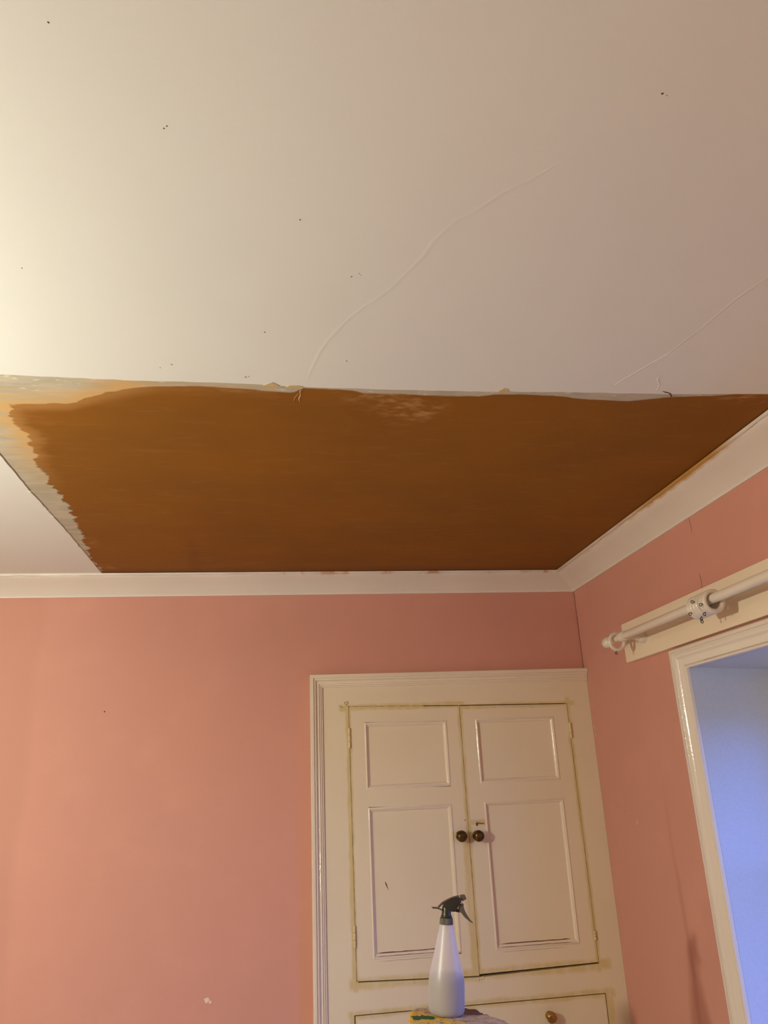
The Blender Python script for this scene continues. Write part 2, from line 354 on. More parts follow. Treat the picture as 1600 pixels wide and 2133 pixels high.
# ------------------------------------------------------------------ ceiling (papered, with the cut out area)
random.seed(11)
front = [(-0.674, 1.388), (-0.542, 1.389), (-0.409, 1.395), (-0.271, 1.399), (-0.177, 1.399), (-0.081, 1.400), (-0.03, 1.403), (0.047, 1.408), (0.179, 1.408), (0.323, 1.409), (0.471, 1.405), (0.642, 1.399), (0.842, 1.397), (1.087, 1.384), (1.30, 1.380)]
F = []
for a, b in zip(front, front[1:]):
    n = max(2, int((b[0]-a[0])/0.018)); F += jag(a, b, n, 0.0012)[:-1]
F.append(front[-1])
left = []
for a, b in zip([(-0.674, 1.388), (-0.671, 1.785), (-0.673, 2.032), (-0.669, 2.214), (-0.666, 2.389), (-0.668, 2.88)], [(-0.671, 1.785), (-0.673, 2.032), (-0.669, 2.214), (-0.666, 2.389), (-0.668, 2.88), (-0.668, 3.1)]):
    left += jag(a, b, max(3, int((b[1]-a[1])/0.022)), 0.0008)[:-1]
left.append((-0.668, 3.1))
for y0, dx in ((2.03, 0.018), (2.20, 0.012), (2.235, 0.016), (2.385, 0.008), (2.55, 0.006)):   # torn nicks
    i = min(range(len(left)), key=lambda k: abs(left[k][1]-y0)); a_ = left[i]; left[i:i+1] = [(a_[0]-0.001, a_[1]-0.004), (a_[0]-dx, a_[1]), (a_[0]-0.001, a_[1]+0.005)]
bm = bmesh.new()
def strip(bm, A, B, z0, z1):
    n = len(A); lo = [(bm.verts.new((*a, z0)), bm.verts.new((*b, z0))) for a, b in zip(A, B)]; hi = [(bm.verts.new((*a, z1)), bm.verts.new((*b, z1))) for a, b in zip(A, B)]
    for i in range(n-1):
        bm.faces.new((lo[i][0], lo[i+1][0], lo[i+1][1], lo[i][1])); bm.faces.new((hi[i][0], hi[i][1], hi[i+1][1], hi[i+1][0]))
        bm.faces.new((lo[i][1], lo[i+1][1], hi[i+1][1], hi[i][1])); bm.faces.new((lo[i][0], hi[i][0], hi[i+1][0], lo[i+1][0]))
    for k in (0, n-1): bm.faces.new((lo[k][0], lo[k][1], hi[k][1], hi[k][0]))
FF = [(XL-0.1, 1.388)] + F
strip(bm, [(x, YF-0.1) for x, y in FF], FF, ZC, ZC+0.03)
strip(bm, [(XL-0.1, y) for x, y in left], left, ZC, ZC+0.03)
ceiling = put('ceiling', bm, M_ceil, kind='structure')
# plasterboard patch with trowelled brown plaster, set 2.5 mm up
leftb = [(1.36, -0.52), (1.47, -0.54), (1.522, -0.565), (1.615, -0.590), (1.664, -0.575), (1.75, -0.588), (1.848, -0.600), (1.936, -0.610), (2.053, -0.607), (2.13, -0.605), (2.257, -0.616), (2.46, -0.636), (2.675, -0.660), (2.843, -0.662), (3.1, -0.664)]
topb = [(-0.7, 1.53), (-0.566, 1.522), (-0.447, 1.509), (-0.375, 1.469), (-0.305, 1.436), (-0.263, 1.424), (-0.179, 1.419), (-0.101, 1.423), (-0.027, 1.430), (0.030, 1.435), (0.050, 1.415), (0.161, 1.420), (0.176, 1.430), (0.312, 1.433), (0.386, 1.432), (0.432, 1.432), (0.465, 1.423), (0.528, 1.418), (0.606, 1.420), (0.661, 1.431), (0.784, 1.436), (0.872, 1.413), (0.965, 1.402), (1.035, 1.386), (1.3, 1.375)]
def lerp(tab, t):
    for (a, p), (b, q) in zip(tab, tab[1:]):
        if t <= b: return p + (q-p)*max(0, (t-a))/(b-a)
    return tab[-1][1]
nx, ny = 190, 150; x0, x1, y0, y1 = -0.72, 1.235, 1.36, 2.995
vs, sdl, wl, al, pl = [], [], [], [], []
def bump2(x, y, cx, cy, rx, ry): return max(0.0, 1 - ((x-cx)/rx)**2 - ((y-cy)/ry)**2)
for j in range(ny+1):
    y = y0 + (y1-y0)*j/ny
    for i in range(nx+1):
        x = x0 + (x1-x0)*i/nx
        dl = x - lerp(leftb, y); dt = y - lerp(topb, x)
        vs.append((x, y, ZC+0.0025)); sdl.append(min(dl, dt, 0.3))
        corner = max(0, 1 - max(0, x+0.36)/0.14) * max(0, 1 - max(0, y-1.60)/0.45)
        wl.append(min(1.0, corner*1.2 + 0.25*max(0, 1-(y-1.4)/0.5)*(1 if x < 0 else 0)))
        al.append(0.62 if dl < dt else (0.30 if x < -0.3 else 0.10))
        pl.append(min(1.0, 1.1*bump2(x, y, 0.29, 1.50, 0.10, 0.085) + 0.9*bump2(x, y, 0.22, 1.45, 0.10, 0.04) + bump2(x, y, 1.06, 1.41, 0.09, 0.03) + 0.5*bump2(x, y, -0.12, 1.435, 0.12, 0.012) + 0.7*bump2(x, y, -0.645, 2.83, 0.05, 0.05) + 0.5*bump2(x, y, -0.62, 2.5, 0.03, 0.08)))
fs = [(j*(nx+1)+i, j*(nx+1)+i+1, (j+1)*(nx+1)+i+1, (j+1)*(nx+1)+i) for j in range(ny) for i in range(nx)]
n0 = len(vs)
vs += [(x0, y0, ZC+0.014), (x1, y0, ZC+0.014), (x1, y1, ZC+0.014), (x0, y1, ZC+0.014)]; fs.append((n0, n0+1, n0+2, n0+3))
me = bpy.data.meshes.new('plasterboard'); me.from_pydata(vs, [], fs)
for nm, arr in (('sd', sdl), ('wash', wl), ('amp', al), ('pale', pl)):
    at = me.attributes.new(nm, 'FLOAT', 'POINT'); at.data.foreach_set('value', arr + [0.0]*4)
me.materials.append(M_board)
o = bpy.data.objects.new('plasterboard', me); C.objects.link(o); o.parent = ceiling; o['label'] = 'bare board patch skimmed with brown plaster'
bm = bmesh.new(); box(bm, XL-0.1, XR+0.4, YF-0.1, YB+0.5, ZC+0.031, ZC+0.08); put('ceiling_backing', bm, M_gap, ceiling)
# paper creases (raised seams) and torn flakes
def under(x, y, h): return (x, y, ZC-0.0001-h)
cr1 = [(0.056, 1.374), (0.066, 1.32), (0.075, 1.271), (0.088, 1.23), (0.102, 1.195), (0.121, 1.155), (0.143, 1.117), (0.165, 1.09), (0.185, 1.059), (0.205, 1.015), (0.224, 0.975), (0.235, 0.934), (0.259, 0.889), (0.291, 0.857), (0.314, 0.826), (0.345, 0.80), (0.37, 0.77)]
put('crease', ribbon(cr1, 0.009, under, h=0.00022), M_crease, ceiling)
put('crease', ribbon([(0.715, 1.36), (0.725, 1.337), (0.747, 1.285), (0.769, 1.232)], 0.006, under, h=0.0007), M_crease, ceiling)
put('crease', ribbon([(0.769, 1.232), (0.777, 1.20), (0.784, 1.166), (0.792, 1.13), (0.797, 1.086), (0.803, 1.05), (0.808, 1.027), (0.818, 1.0), (0.824, 0.982), (0.838, 0.95), (0.85, 0.92)], 0.007, under, h=0.0004), M_crease, ceiling)
put('crease', ribbon([(0.795, 1.32), (0.799, 1.333), (0.815, 1.355), (0.820, 1.378)], 0.004, under, h=0.0007), M_crease, ceiling)
put('tear', ribbon([(0.835, 1.383), (0.846, 1.388), (0.857, 1.392), (0.866, 1.402), (0.870, 1.412)], 0.004, under, h=0.0006), M_crack, ceiling)
for k, P in enumerate(([(-0.034, 1.405), (-0.024, 1.396), (-0.016, 1.391), (-0.009, 1.395), (0.000, 1.405), (-0.015, 1.409)], [(0.012, 1.409), (0.020, 1.402), (0.036, 1.401), (0.048, 1.404), (0.047, 1.411)], [(0.465, 1.407), (0.470, 1.397), (0.476, 1.390), (0.485, 1.391), (0.492, 1.406)])):
    bm = bmesh.new(); prism(bm, P, ZC-0.0012, ZC+0.0004, XY); put('torn_flake', bm, M_tan, ceiling)
bm = bmesh.new(); random.seed(5)
for x, y, r in ((-0.246, 0.625, .0014), (-0.144, 0.756, .0014), (-0.140, 0.752, .0012), (0.029, 0.906, .0018), (0.116, 1.033, .0018), (0.128, 1.024, .0012), (0.131, 1.028, .0010), (-0.027, 1.206, .002), (-0.068, 1.372, .0022), (-0.062, 1.370, .0016), (-0.208, 1.331, .002), (-0.232, 1.345, .0014), (0.131, 1.298, .0018), (0.463, 0.648, .0018), (0.470, 0.650, .0010), (-0.40, 1.05, .0015)): blob(bm, under, x, y, r, h=0.0003)
put('speck', bm, M_speck, ceiling, kind='stuff')
M_lp = plain('light_plaster', (0.50, 0.29, 0.13), 0.6)
bm = bmesh.new(); ribbon([(0.046, 1.420), (0.043, 1.432), (0.045, 1.446), (0.042, 1.462), (0.044, 1.480)], 0.0045, lambda x, y, h: (x, y, ZC+0.0022-h), bm, 0.0008)
ribbon([(0.040, 1.440), (0.033, 1.458), (0.031, 1.474)], 0.0025, lambda x, y, h: (x, y, ZC+0.0022-h), bm, 0.0006); put('plaster_drip', bm, M_lp, ceiling)

# ------------------------------------------------------------------ coving
prof = [(0.0, 0.0), (0.0, 0.0695), (0.006, 0.0695), (0.007, 0.066), (0.014, 0.0605), (0.026, 0.050), (0.040, 0.040), (0.056, 0.030), (0.072, 0.022), (0.086, 0.0145), (0.0945, 0.0095), (0.096, 0.0085), (0.103, 0.0085), (0.1035, 0.0), (0.0, 0.0)]
random.seed(21)
def coving(name, mat, fn, lo, hi, mit_lo, mit_hi, n):
    """profile swept between lo and hi, mitred by p at the named ends, top arris slightly uneven"""
    bm = bmesh.new(); rows = []
    for i in range(n+1):
        s = i/n; r = []
        for k, (p, d) in enumerate(prof):
            a = lo + (p if mit_lo else 0); b = hi - (p if mit_hi else 0)
            q = a + (b-a)*s; jp = 0; jd = 0
            if 0 < i < n and k in (11, 12): jp = noise.noise((q*9, k, name.__len__()))*0.0030 + random.uniform(-.0009, .0009); jd = abs(noise.noise((q*15, 3, k)))*0.003
            r.append(bm.verts.new(fn(q, p+jp, ZC - d + (jd if k in (11, 12) else 0))))
        rows.append(r)
    for A, B in zip(rows, rows[1:]):
        for k in range(len(prof)-1): bm.faces.new((A[k], B[k], B[k+1], A[k+1]))
    bm.faces.new(rows[0][:-1]); bm.faces.new(rows[-1][:-1][::-1])
    return put(name, bm, mat, kind='structure', smooth=True)
ZS = ZC
coving('trim_1', M_cov_b, lambda q, p, z: (q, YB-p, z), XL, XR, True, True, 260)
coving('trim_2', M_cov_r, lambda q, p, z: (XR-p, q, z), YF, YB, True, True, 260)
coving('trim_3', M_cov_b, lambda q, p, z: (XL+p, q, z), YF, YB, True, True, 20)
coving('trim_4', M_cov_b, lambda q, p, z: (q, YF+p, z), XL, XR, True, True, 20)

# ================================================================== WINDOW
win = empty('window_1', (XR, 1.63, OZ0), kind='structure')
PW = [(0.0, 0.0), (0.0, 0.026), (0.003, 0.029), (0.0115, 0.030), (0.0125, 0.0250), (0.0140, 0.0238), (0.0165, 0.0252), (0.0200, 0.0258), (0.0235, 0.0250), (0.0270, 0.0228), (0.0300, 0.0196), (0.0330, 0.0172), (0.0370, 0.0158), (0.0420, 0.0148), (0.0465, 0.0140), (0.0500, 0.0122), (0.0515, 0.0095)] + [(0.052+0.0088*(1-math.cos(math.pi*i/7))/2, 0.0085+0.0045*math.sin(math.pi*i/7)) for i in range(8)] + [(0.061, 0.0)]
bm = bmesh.new()
oy1, oy0, oz1 = 2.243, 1.019, 1.953
sweep(bm, [(oy0, 0.76), (oy0, oz1), (oy1, oz1), (oy1, 0.76)][::-1], PW, lambda a, b, h: (XR-h, a, b), False)
put('architrave', bm, M_win, win, smooth=True)
bm = bmesh.new(); ribbon([(1.0+0.12*i, 1.9005 + random.uniform(-.0006, .0006)) for i in range(10)], 0.0018, lambda y, z, h: (XR-0.0105-h, y, z), bm, 0.0002)
put('crack', bm, M_crack, win)
bm = bmesh.new()   # outer box frame
box(bm, 1.497, 1.58, 2.085, OY1-0.0005, OZ0, 1.8805); box(bm, 1.497, 1.58, OY0+0.0005, 1.175, OZ0, 1.8805)
box(bm, 1.497, 1.58, 1.175, 2.085, 1.80, 1.8795); box(bm, 1.497, 1.58, 1.175, 2.085, OZ0, 0.85)
bev(bm, 0.006, 3); put('frame', bm, M_win, win, smooth=True)
bm = bmesh.new()
box(bm, 1.525, 1.565, 2.04, 2.0845, 0.851, 1.799); box(bm, 1.525, 1.565, 1.1755, 1.22, 0.851, 1.799)
box(bm, 1.525, 1.565, 1.22, 2.04, 1.755, 1.799); box(bm, 1.525, 1.565, 1.22, 2.04, 0.851, 0.91); box(bm, 1.525, 1.565, 1.22, 2.04, 1.32, 1.36)
put('sash', bm, M_win, win)
for a, b in ((0.91, 1.32), (1.36, 1.755)):
    bm = bmesh.new(); box(bm, 1.543, 1.547, 1.22, 2.04, a, b); put('pane', bm, M_glass, win)
bm = bmesh.new(); box(bm, 1.19, 1.496, 0.99, 2.27, 0.735, 0.7595); bev(bm, 0.006, 2)
put('sill', bm, M_win, win)

# ================================================================== CUPBOARD
cup = empty('built_in_cupboard', (0.70, 3.0, 0.0), label='cream built-in double-door cupboard set in the pink wall, gaps yellowed, drawer below', cat='cupboard')
FY = 2.98
bm = bmesh.new()
TL, TM, TR = (0.2665, 1.881), (0.704, 1.8715), (1.1455, 1.866); BL, BM, BR = (0.2700, 0.9535), (0.7055, 0.9395), (1.1495, 0.9505)
D = [(0.2600, 0.858), (0.71, 0.8585), (1.1600, 0.8585)]
xl, xr, zt = 0.130, 1.2395, 1.975
xm = 0.704
def fp(P): prism(bm, P, FY, FY+0.03, XZ)
fp([(xl, zt), (xm, zt), TM, TL, (xl, 1.881)]); fp([(xm, zt), (xr, zt), (xr, 1.866), TR, TM])
fp([(xl, 1.881), TL, BL, (xl, 0.9535)]); fp([TR, (xr, 1.866), (xr, 0.9505), BR])
fp([(xl, 0.9535), BL, BM, D[1], D[0], (xl, 0.858)]); fp([BM, BR, (xr, 0.9505), (xr, 0.8585), D[2], D[1]])
fp([(xl, 0.858), D[0], (0.26, 0.60), (xl, 0.60)]); fp([D[2], (xr, 0.8585), (xr, 0.60), (1.16, 0.60)])
fp([(xl, 0.60), (xr, 0.60), (xr, 0.0), (xl, 0.0)])
put('frame', bm, M_cup, cup)
bm = bmesh.new(); box(bm, 0.151, 1.2385, 3.011, 3.45, 0.001, 1.976); put('carcass', bm, M_gap, cup)
bm = bmesh.new()   # stop bead behind the gaps
box(bm, 0.255, 1.16, 3.0065, 3.0108, 0.59, 1.89); put('door_stop', bm, M_gap, cup)
# old paint bridging the upper and side gaps
bm = bmesh.new()
for P in ([(0.2650, 1.880), (0.2715, 1.880), (0.2752, 0.960), (0.2685, 0.960)], [(0.7010, 1.871), (0.7065, 1.871), (0.7095, 0.948), (0.7030, 0.948)], [(1.1410, 1.866), (1.1470, 1.866), (1.1510, 0.955), (1.1448, 0.955)], [(0.266, 1.8825), (0.560, 1.8775), (0.560, 1.8720), (0.268, 1.8760)]):
    prism(bm, P, FY+0.0018, FY+0.024, XZ)
put('paint_fill', bm, M_fill, cup)
# architrave: left upright mitred into the head, head dies into the window wall
PA = [(0.0, 0.0), (0.0, 0.021), (0.0006, 0.0228), (0.002, 0.0235), (0.0125, 0.0235), (0.0138, 0.0228), (0.0144, 0.0178), (0.0160, 0.0187), (0.0180, 0.0195), (0.0197, 0.0200), (0.0208, 0.0196), (0.0222, 0.0170), (0.0250, 0.0125), (0.0275, 0.0105), (0.0282, 0.0108), (0.0300, 0.0118), (0.0320, 0.0126), (0.0338, 0.0131), (0.0346, 0.0125), (0.0352, 0.0085), (0.0370, 0.0094), (0.0390, 0.0101), (0.0405, 0.0100), (0.0420, 0.0085), (0.0428, 0.0062), (0.0475, 0.006), (0.0475, 0.0)]
bm = bmesh.new()
sweep(bm, [(1.2385, 1.9995), (0.1195, 2.0005), (0.1215, 0.0)], PA, lambda a, b, h: (a, FY-h, b), False)
put('architrave', bm, M_arch, cup, smooth=True)
bm = bmesh.new()   # the back of the architrave reaches the wall plane
box(bm, 0.1225, 0.129, FY+0.0005, 2.9995, 0.0, 1.998); box(bm, 0.129, 1.2385, FY+0.0005, 2.9995, 1.976, 1.998); put('architrave_backing', bm, M_arch, cup)

def bil(Q):
    (ax, az), (bx, bz), (cx, cz), (dx, dz) = Q    # TL TR BR BL
    X0, X1, Z0, Z1 = (ax+dx)/2, (bx+cx)/2, (cz+dz)/2, (az+bz)/2
    def f(x, z):
        u = (x-X0)/(X1-X0); v = (Z1-z)/(Z1-Z0)
        return ((1-v)*((1-u)*ax+u*bx) + v*((1-u)*dx+u*cx), (1-v)*((1-u)*az+u*bz) + v*((1-u)*dz+u*cz))
    return f, X0, X1, Z0, Z1
PM = [(0.0, 0.0002), (0.0015, 0.0012), (0.0032, 0.0021), (0.0050, 0.0029), (0.0060, 0.0030), (0.0066, 0.0021), (0.0070, -0.0010), (0.0078, -0.0006), (0.0095, -0.0013), (0.0115, -0.0026), (0.0135, -0.0044), (0.0150, -0.0062), (0.0158, -0.0079)]
def make_door(Q, panels, knobx, knobz, hinge_x, hinges, warp_knob):
    f, X0, X1, Z0, Z1 = bil(Q)
    bm = bmesh.new()
    (px0, px1, pz0, pz1), (qx0, qx1, qz0, qz1) = panels        # upper, lower panel openings
    def piece(x0, x1, z0, z1):
        P = [f(x0, z1), f(x1, z1), f(x1, z0), f(x0, z0)]; prism(bm, P, FY, FY+0.026, XZ)
    piece(X0, X1, pz1, Z1); piece(X0, px0, pz0, pz1); piece(px1, X1, pz0, pz1); piece(X0, X1, qz1, pz0)
    piece(X0, qx0, qz0, qz1); piece(qx1, X1, qz0, qz1); piece(X0, X1, Z0, qz0)
    bmesh.ops.remove_doubles(bm, verts=bm.verts[:], dist=0.00005)
    door = put('door', bm, M_cup, cup)
    for x0, x1, z0, z1 in panels:
        bm = bmesh.new(); box(bm, x0, x1, FY+0.008, FY+0.020, z0, z1); put('panel', bm, M_cup, door)
        bm = bmesh.new(); m = 0.002
        sweep(bm, [(x0-m, z1+m), (x0-m, z0-m), (x1+m, z0-m), (x1+m, z1+m)], PM, lambda a, b, h: (a, FY-h, b), True)
        put('panel_moulding', bm, M_arch, door, smooth=True)
    # dried gap along the foot of the lower panel moulding
    random.seed(int(qx0*1000))
    bm = bmesh.new(); n = 14
    s0, s1 = (0.0, 0.84) if warp_knob else (0.02, 0.95)
    ribbon([(qx0+0.016 + (qx1-qx0-0.032)*(s0+(s1-s0)*i/n), qz0+0.0155+random.uniform(-.0006, .0006)) for i in range(n+1)], 0.0030, lambda x, z, h: (x, FY+0.0078-h, z), bm, 0.0003)
    ribbon([(qx0+0.012 + (qx1-qx0-0.026)*(s0+(s1-s0)*i/n), qz0+0.0062+random.uniform(-.0006, .0006)) for i in range(n+1)], 0.0016, lambda x, z, h: (x, FY+0.0004-h, z), bm, 0.0003)
    ribbon([(qx0+0.02 + (qx1-qx0-0.05)*i/n, qz0-0.0085+random.uniform(-.0005, .0005)) for i in range(n)], 0.0008, lambda x, z, h: (x, FY-0.0002-h, z), bm, 0.0002)
    put('crack', bm, M_crack, door)
    bm = bmesh.new()
    KP = [(0.0, 0.0), (0.0165, 0.0), (0.0175, 0.003), (0.013, 0.005), (0.0085, 0.009), (0.0085, 0.013), (0.0135, 0.0165), (0.0185, 0.022), (0.0203, 0.029), (0.0190, 0.036), (0.0145, 0.0415), (0.008, 0.0440), (0.0, 0.0445)]
    lathe(bm, [(max(r, 0.0003), h) for r, h in KP], lambda r, a, h: (knobx + r*math.cos(a), FY-h, knobz + r*math.sin(a)), 32)
    put('knob', bm, M_brass_dark, door, smooth=True, label='dark aged brass knob')
    for hz, hl in hinges:
        bm = bmesh.new()
        for k in range(3): lathe(bm, [(0.0045, hz-hl/2+k*hl/3+0.0006), (0.005, hz-hl/2+k*hl/3+0.002), (0.005, hz-hl/2+(k+1)*hl/3-0.002), (0.0045, hz-hl/2+(k+1)*hl/3-0.0006)], lambda r, a, h: (hinge_x + r*math.cos(a), FY-0.0025 + r*math.sin(a), h), 14)
        put('hinge', bm, M_cup, door, smooth=True)
    return door
d1 = make_door([(0.2700, 1.8775), (0.7020, 1.8685), (0.7038, 0.9440), (0.2735, 0.9575)], [(0.328, 0.647, 1.577, 1.815), (0.332, 0.645, 1.021, 1.511)], 0.670, 1.400, 0.2675, [(1.762, 0.075), (1.095, 0.07)], True)
d2 = make_door([(0.7055, 1.8680), (1.1420, 1.8625), (1.1462, 0.9560), (0.7085, 0.9490)], [(0.765, 1.080, 1.580, 1.815), (0.773, 1.084, 1.020, 1.512)], 0.734, 1.398, 1.1450, [(1.042, 0.03), (1.76, 0.06)], False)
# key escutcheon scar and key-like lever above the right knob
bm = bmesh.new(); prism(bm, [(0.728, 1.430), (0.727, 1.446), (0.733, 1.452), (0.742, 1.453), (0.747, 1.448), (0.746, 1.436), (0.741, 1.428), (0.733, 1.427)], FY-0.0012, FY+0.001, XZ); put('lock_plate', bm, M_cup, d2)
bm = bmesh.new(); prism(bm, [(0.732, 1.4405), (0.742, 1.4425), (0.762, 1.4395), (0.768, 1.4375), (0.762, 1.4365), (0.742, 1.4390), (0.741, 1.4335), (0.7375, 1.4300), (0.7345, 1.4310), (0.7335, 1.4360)], FY-0.0022, FY-0.0008, XZ); put('keyhole', bm, M_crack, d2)
bm = bmesh.new(); prism(bm, [(0.732, 1.4455), (0.741, 1.4465), (0.744, 1.4450), (0.738, 1.4440)], FY-0.0020, FY-0.0010, XZ); put('paint_scar', bm, M_crack, d2)
# scratches and chips on the doors
bm = bmesh.new(); ribbon([(0.384, 1.262), (0.387, 1.254), (0.390, 1.246), (0.395, 1.234)], 0.0040, lambda x, z, h: (x, FY+0.0079-h, z), bm, 0.0003); put('scratch', bm, M_crack, d1)
bm = bmesh.new(); prism(bm, [(0.690, 1.451), (0.698, 1.4525), (0.698, 1.4545), (0.691, 1.4535)], FY-0.0004, FY, XZ); put('scratch', bm, M_crack, d1)
bm = bmesh.new(); blob(bm, lambda x, z, h: (x, FY+0.0076-h, z), 0.634, 1.048, 0.0035, n=5); put('chip', bm, M_speck, d1)
# little curled paint skin at the top left corner of the doors and the plug at bottom left
bm = bmesh.new(); tube(bm, [(0.245, 1.885, FY-0.002), (0.258, 1.893, FY-0.002), (0.263, 1.884, FY-0.002)], 0.0001, 4); bm.clear()
tube(bm, [(0.250, FY-0.001, 1.8945), (0.264, FY-0.0015, 1.8985), (0.2665, FY-0.0015, 1.8955), (0.2595, FY-0.001, 1.884), (0.250, FY-0.001, 1.8945)], 0.0011, 6); put('paint_scar', bm, plain('scar_edge', (0.40, 0.29, 0.15), 0.5), cup)
bm = bmesh.new(); tube(bm, [(0.231, FY-0.0008, 1.884), (0.238, FY-0.001, 1.8785), (0.246, FY-0.0008, 1.8745)], [0.0006, 0.0013, 0.0006], 6); put('paint_scar', bm, plain('scar_edge_dark', (0.36, 0.26, 0.14), 0.5), cup)
bm = bmesh.new(); lathe(bm, [(0.0055, FY-0.0002), (0.0055, FY-0.0016), (0.0035, FY-0.0018), (0.003, FY-0.0006), (0.0005, FY-0.0006)], axis_y(0.2715, 0.9525), 18); put('plug', bm, M_cup, cup, smooth=True)
# rough paint crumbs where the doors meet at the foot
bm = bmesh.new(); random.seed(4)
for i in range(9): blob(bm, lambda x, z, h: (x, FY-0.0002-h, z), 0.69+random.uniform(-.012, .03), 0.936+random.uniform(-.006, .004), random.uniform(.003, .006), h=0.002)
put('paint_crumb', bm, M_cup, cup, kind='stuff')
# drawer
bm = bmesh.new(); prism(bm, [(0.2635, 0.8545), (1.1565, 0.8555), (1.1575, 0.603), (0.2645, 0.603)], FY, FY+0.026, XZ); drawer = put('drawer', bm, M_cup, cup)
bm = bmesh.new()
lathe(bm, [(max(r, .0003), h) for r, h in [(0.0, 0.0), (0.014, 0.0), (0.0145, 0.003), (0.009, 0.005), (0.0075, 0.011), (0.010, 0.015), (0.0155, 0.0195), (0.0180, 0.025), (0.0178, 0.030), (0.0145, 0.0355), (0.0135, 0.036), (0.0095, 0.0385), (0.0, 0.0395)]], lambda r, a, h: (0.944 + r*math.cos(a), FY-h, 0.806 + r*math.sin(a)), 32)
put('knob', bm, M_brass, drawer, smooth=True, label='bright brass drawer knob')

# ================================================================== CURTAIN BOARD, POLE AND RINGS
bm = bmesh.new()
R = 0.006; Y1, Y0, B0, B1 = 2.558, 0.86, 1.962, 2.0975
P = [(Y1, B0+R), (Y1-R*.3, B0+R*.3), (Y1-R, B0), (Y0, B0+0.001), (Y0, B1), (Y1-R, B1), (Y1-R*.3, B1-R*.3), (Y1, B1-R)]
prism(bm, P, XR-0.021, XR-0.0005, YZ); bev(bm, 0.0018, 2, 40)
board = put('mounting_board', bm, M_brd, label='long cream-painted board fixed to the pink wall above the window, behind the curtain pole', cat='board')
RX, RZ, RR = 1.142, 2.0285, 0.0130
pole = empty('curtain_pole', (RX, 1.7, RZ), label='white-painted wooden curtain pole mounted on the cream board above the window', cat='curtain pole')
bm = bmesh.new(); lathe(bm, [(RR-.001, 0.90), (RR, 0.903), (RR, 2.378), (RR-.001, 2.381)], axis_y(RX, RZ), 28); put('rod', bm, M_pole, pole, smooth=True)
bm = bmesh.new(); lathe(bm, [(0.0108, 2.370), (0.0108, 2.490), (0.0095, 2.491)], axis_y(RX, RZ), 24); put('rod_end', bm, M_pole, pole, smooth=True)
bm = bmesh.new(); lathe(bm, [(0.0085, 2.489), (0.0130, 2.492), (0.0135, 2.498), (0.0178, 2.502), (0.0192, 2.507), (0.0192, 2.525), (0.0178, 2.530), (0.0140, 2.533), (0.0005, 2.534)], axis_y(RX, RZ), 28); put('finial', bm, M_pole, pole, smooth=True)
for by in (2.398, 1.0):
    bm = bmesh.new()
    lathe(bm, [(0.0120, by-0.022), (0.0165, by-0.021), (0.0172, by-0.010), (0.0168, by+0.012), (0.0150, by+0.019), (0.0110, by+0.022)], axis_y(RX, RZ), 26)
    xs = lambda r, a, h: (h, by + r*math.cos(a), RZ-0.002 + r*math.sin(a))
    lathe(bm, [(0.0110, RX+0.008), (0.0095, RX+0.020), (0.0085, RX+0.032), (0.0100, RX+0.042), (0.0150, RX+0.050), (0.0150, RX+0.055), (0.0200, RX+0.060), (0.0215, RX+0.066), (0.0215, XR-0.0212)], xs, 24)
    br = put('bracket', bm, M_pole, pole, smooth=True)
    bm = bmesh.new(); lathe(bm, [(0.0026, RX+0.0105), (0.0026, RX+0.0135)], lambda r, a, h: (h-0.004, by-0.012 + r*math.cos(a), RZ-0.0125 + r*math.sin(a)), 10); put('screw', bm, M_iron, br)
# rings: a turned wooden ring with a black screw eye
def ring_mesh():
    bm = bmesh.new(); n, k = 40, 14; rows = []
    for i in range(n):
        a = 2*math.pi*i/n; r = []
        for j in range(k):
            b = 2*math.pi*j/k; rr = 0.0268 + 0.0064*math.cos(b); yy = 0.0070*math.sin(b)
            if math.cos(b) > 0.93: rr -= 0.0014
            r.append(bm.verts.new((rr*math.cos(a), yy, rr*math.sin(a))))
        rows.append(r)
    for i in range(n):
        A, B = rows[i], rows[(i+1) % n]
        for j in range(k): bm.faces.new((A[j], B[j], B[(j+1) % k], A[(j+1) % k]))
    return bm
def eye_mesh():
    bm = bmesh.new()
    tube(bm, [(0.0325, 0, 0), (0.0362, 0, 0)], 0.0013, 6)
    tube(bm, [(0.0396 + 0.0036*math.cos(a), 0, 0.0036*math.sin(a)) for a in [math.pi + 0.2 + i*(2*math.pi-0.9)/9 for i in range(10)]], 0.0012, 6)
    return bm
root0 = empty('curtain_ring', (0, 0, 0))
r0 = put('ring_body', ring_mesh(), M_pole, root0, local=True, smooth=True)
e0 = put('screw_eye', eye_mesh(), M_iron, root0, local=True, smooth=True, label='small black wire screw eye')
RDZ = -(0.0268-0.0064-RR) + 0.0002
rings = [(2.445, 0.10, 1.75, 'white curtain ring hanging alone at the end of the pole beside the round finial', 10),
         (1.9140, 0.02, -0.3+math.pi*0.55, 'white curtain ring nearest the finial in the bunch of six on the pole', 4),
         (1.8990, -0.02, 2.6, 'white curtain ring second from the finial side of the bunch on the pole', -4),
         (1.8840, 0.03, 1.9, 'white curtain ring third from the finial side of the bunch on the pole', 3),
         (1.8690, 0.0, 3.3, 'white curtain ring fourth from the finial side of the bunch on the pole', -2),
         (1.8500, -0.04, 2.2, 'white curtain ring just behind the open front ring of the bunch on the pole', 2),
         (1.8345, 0.05, 2.9, 'white curtain ring at the front of the bunch, nearest the camera, its round opening showing', 5)]
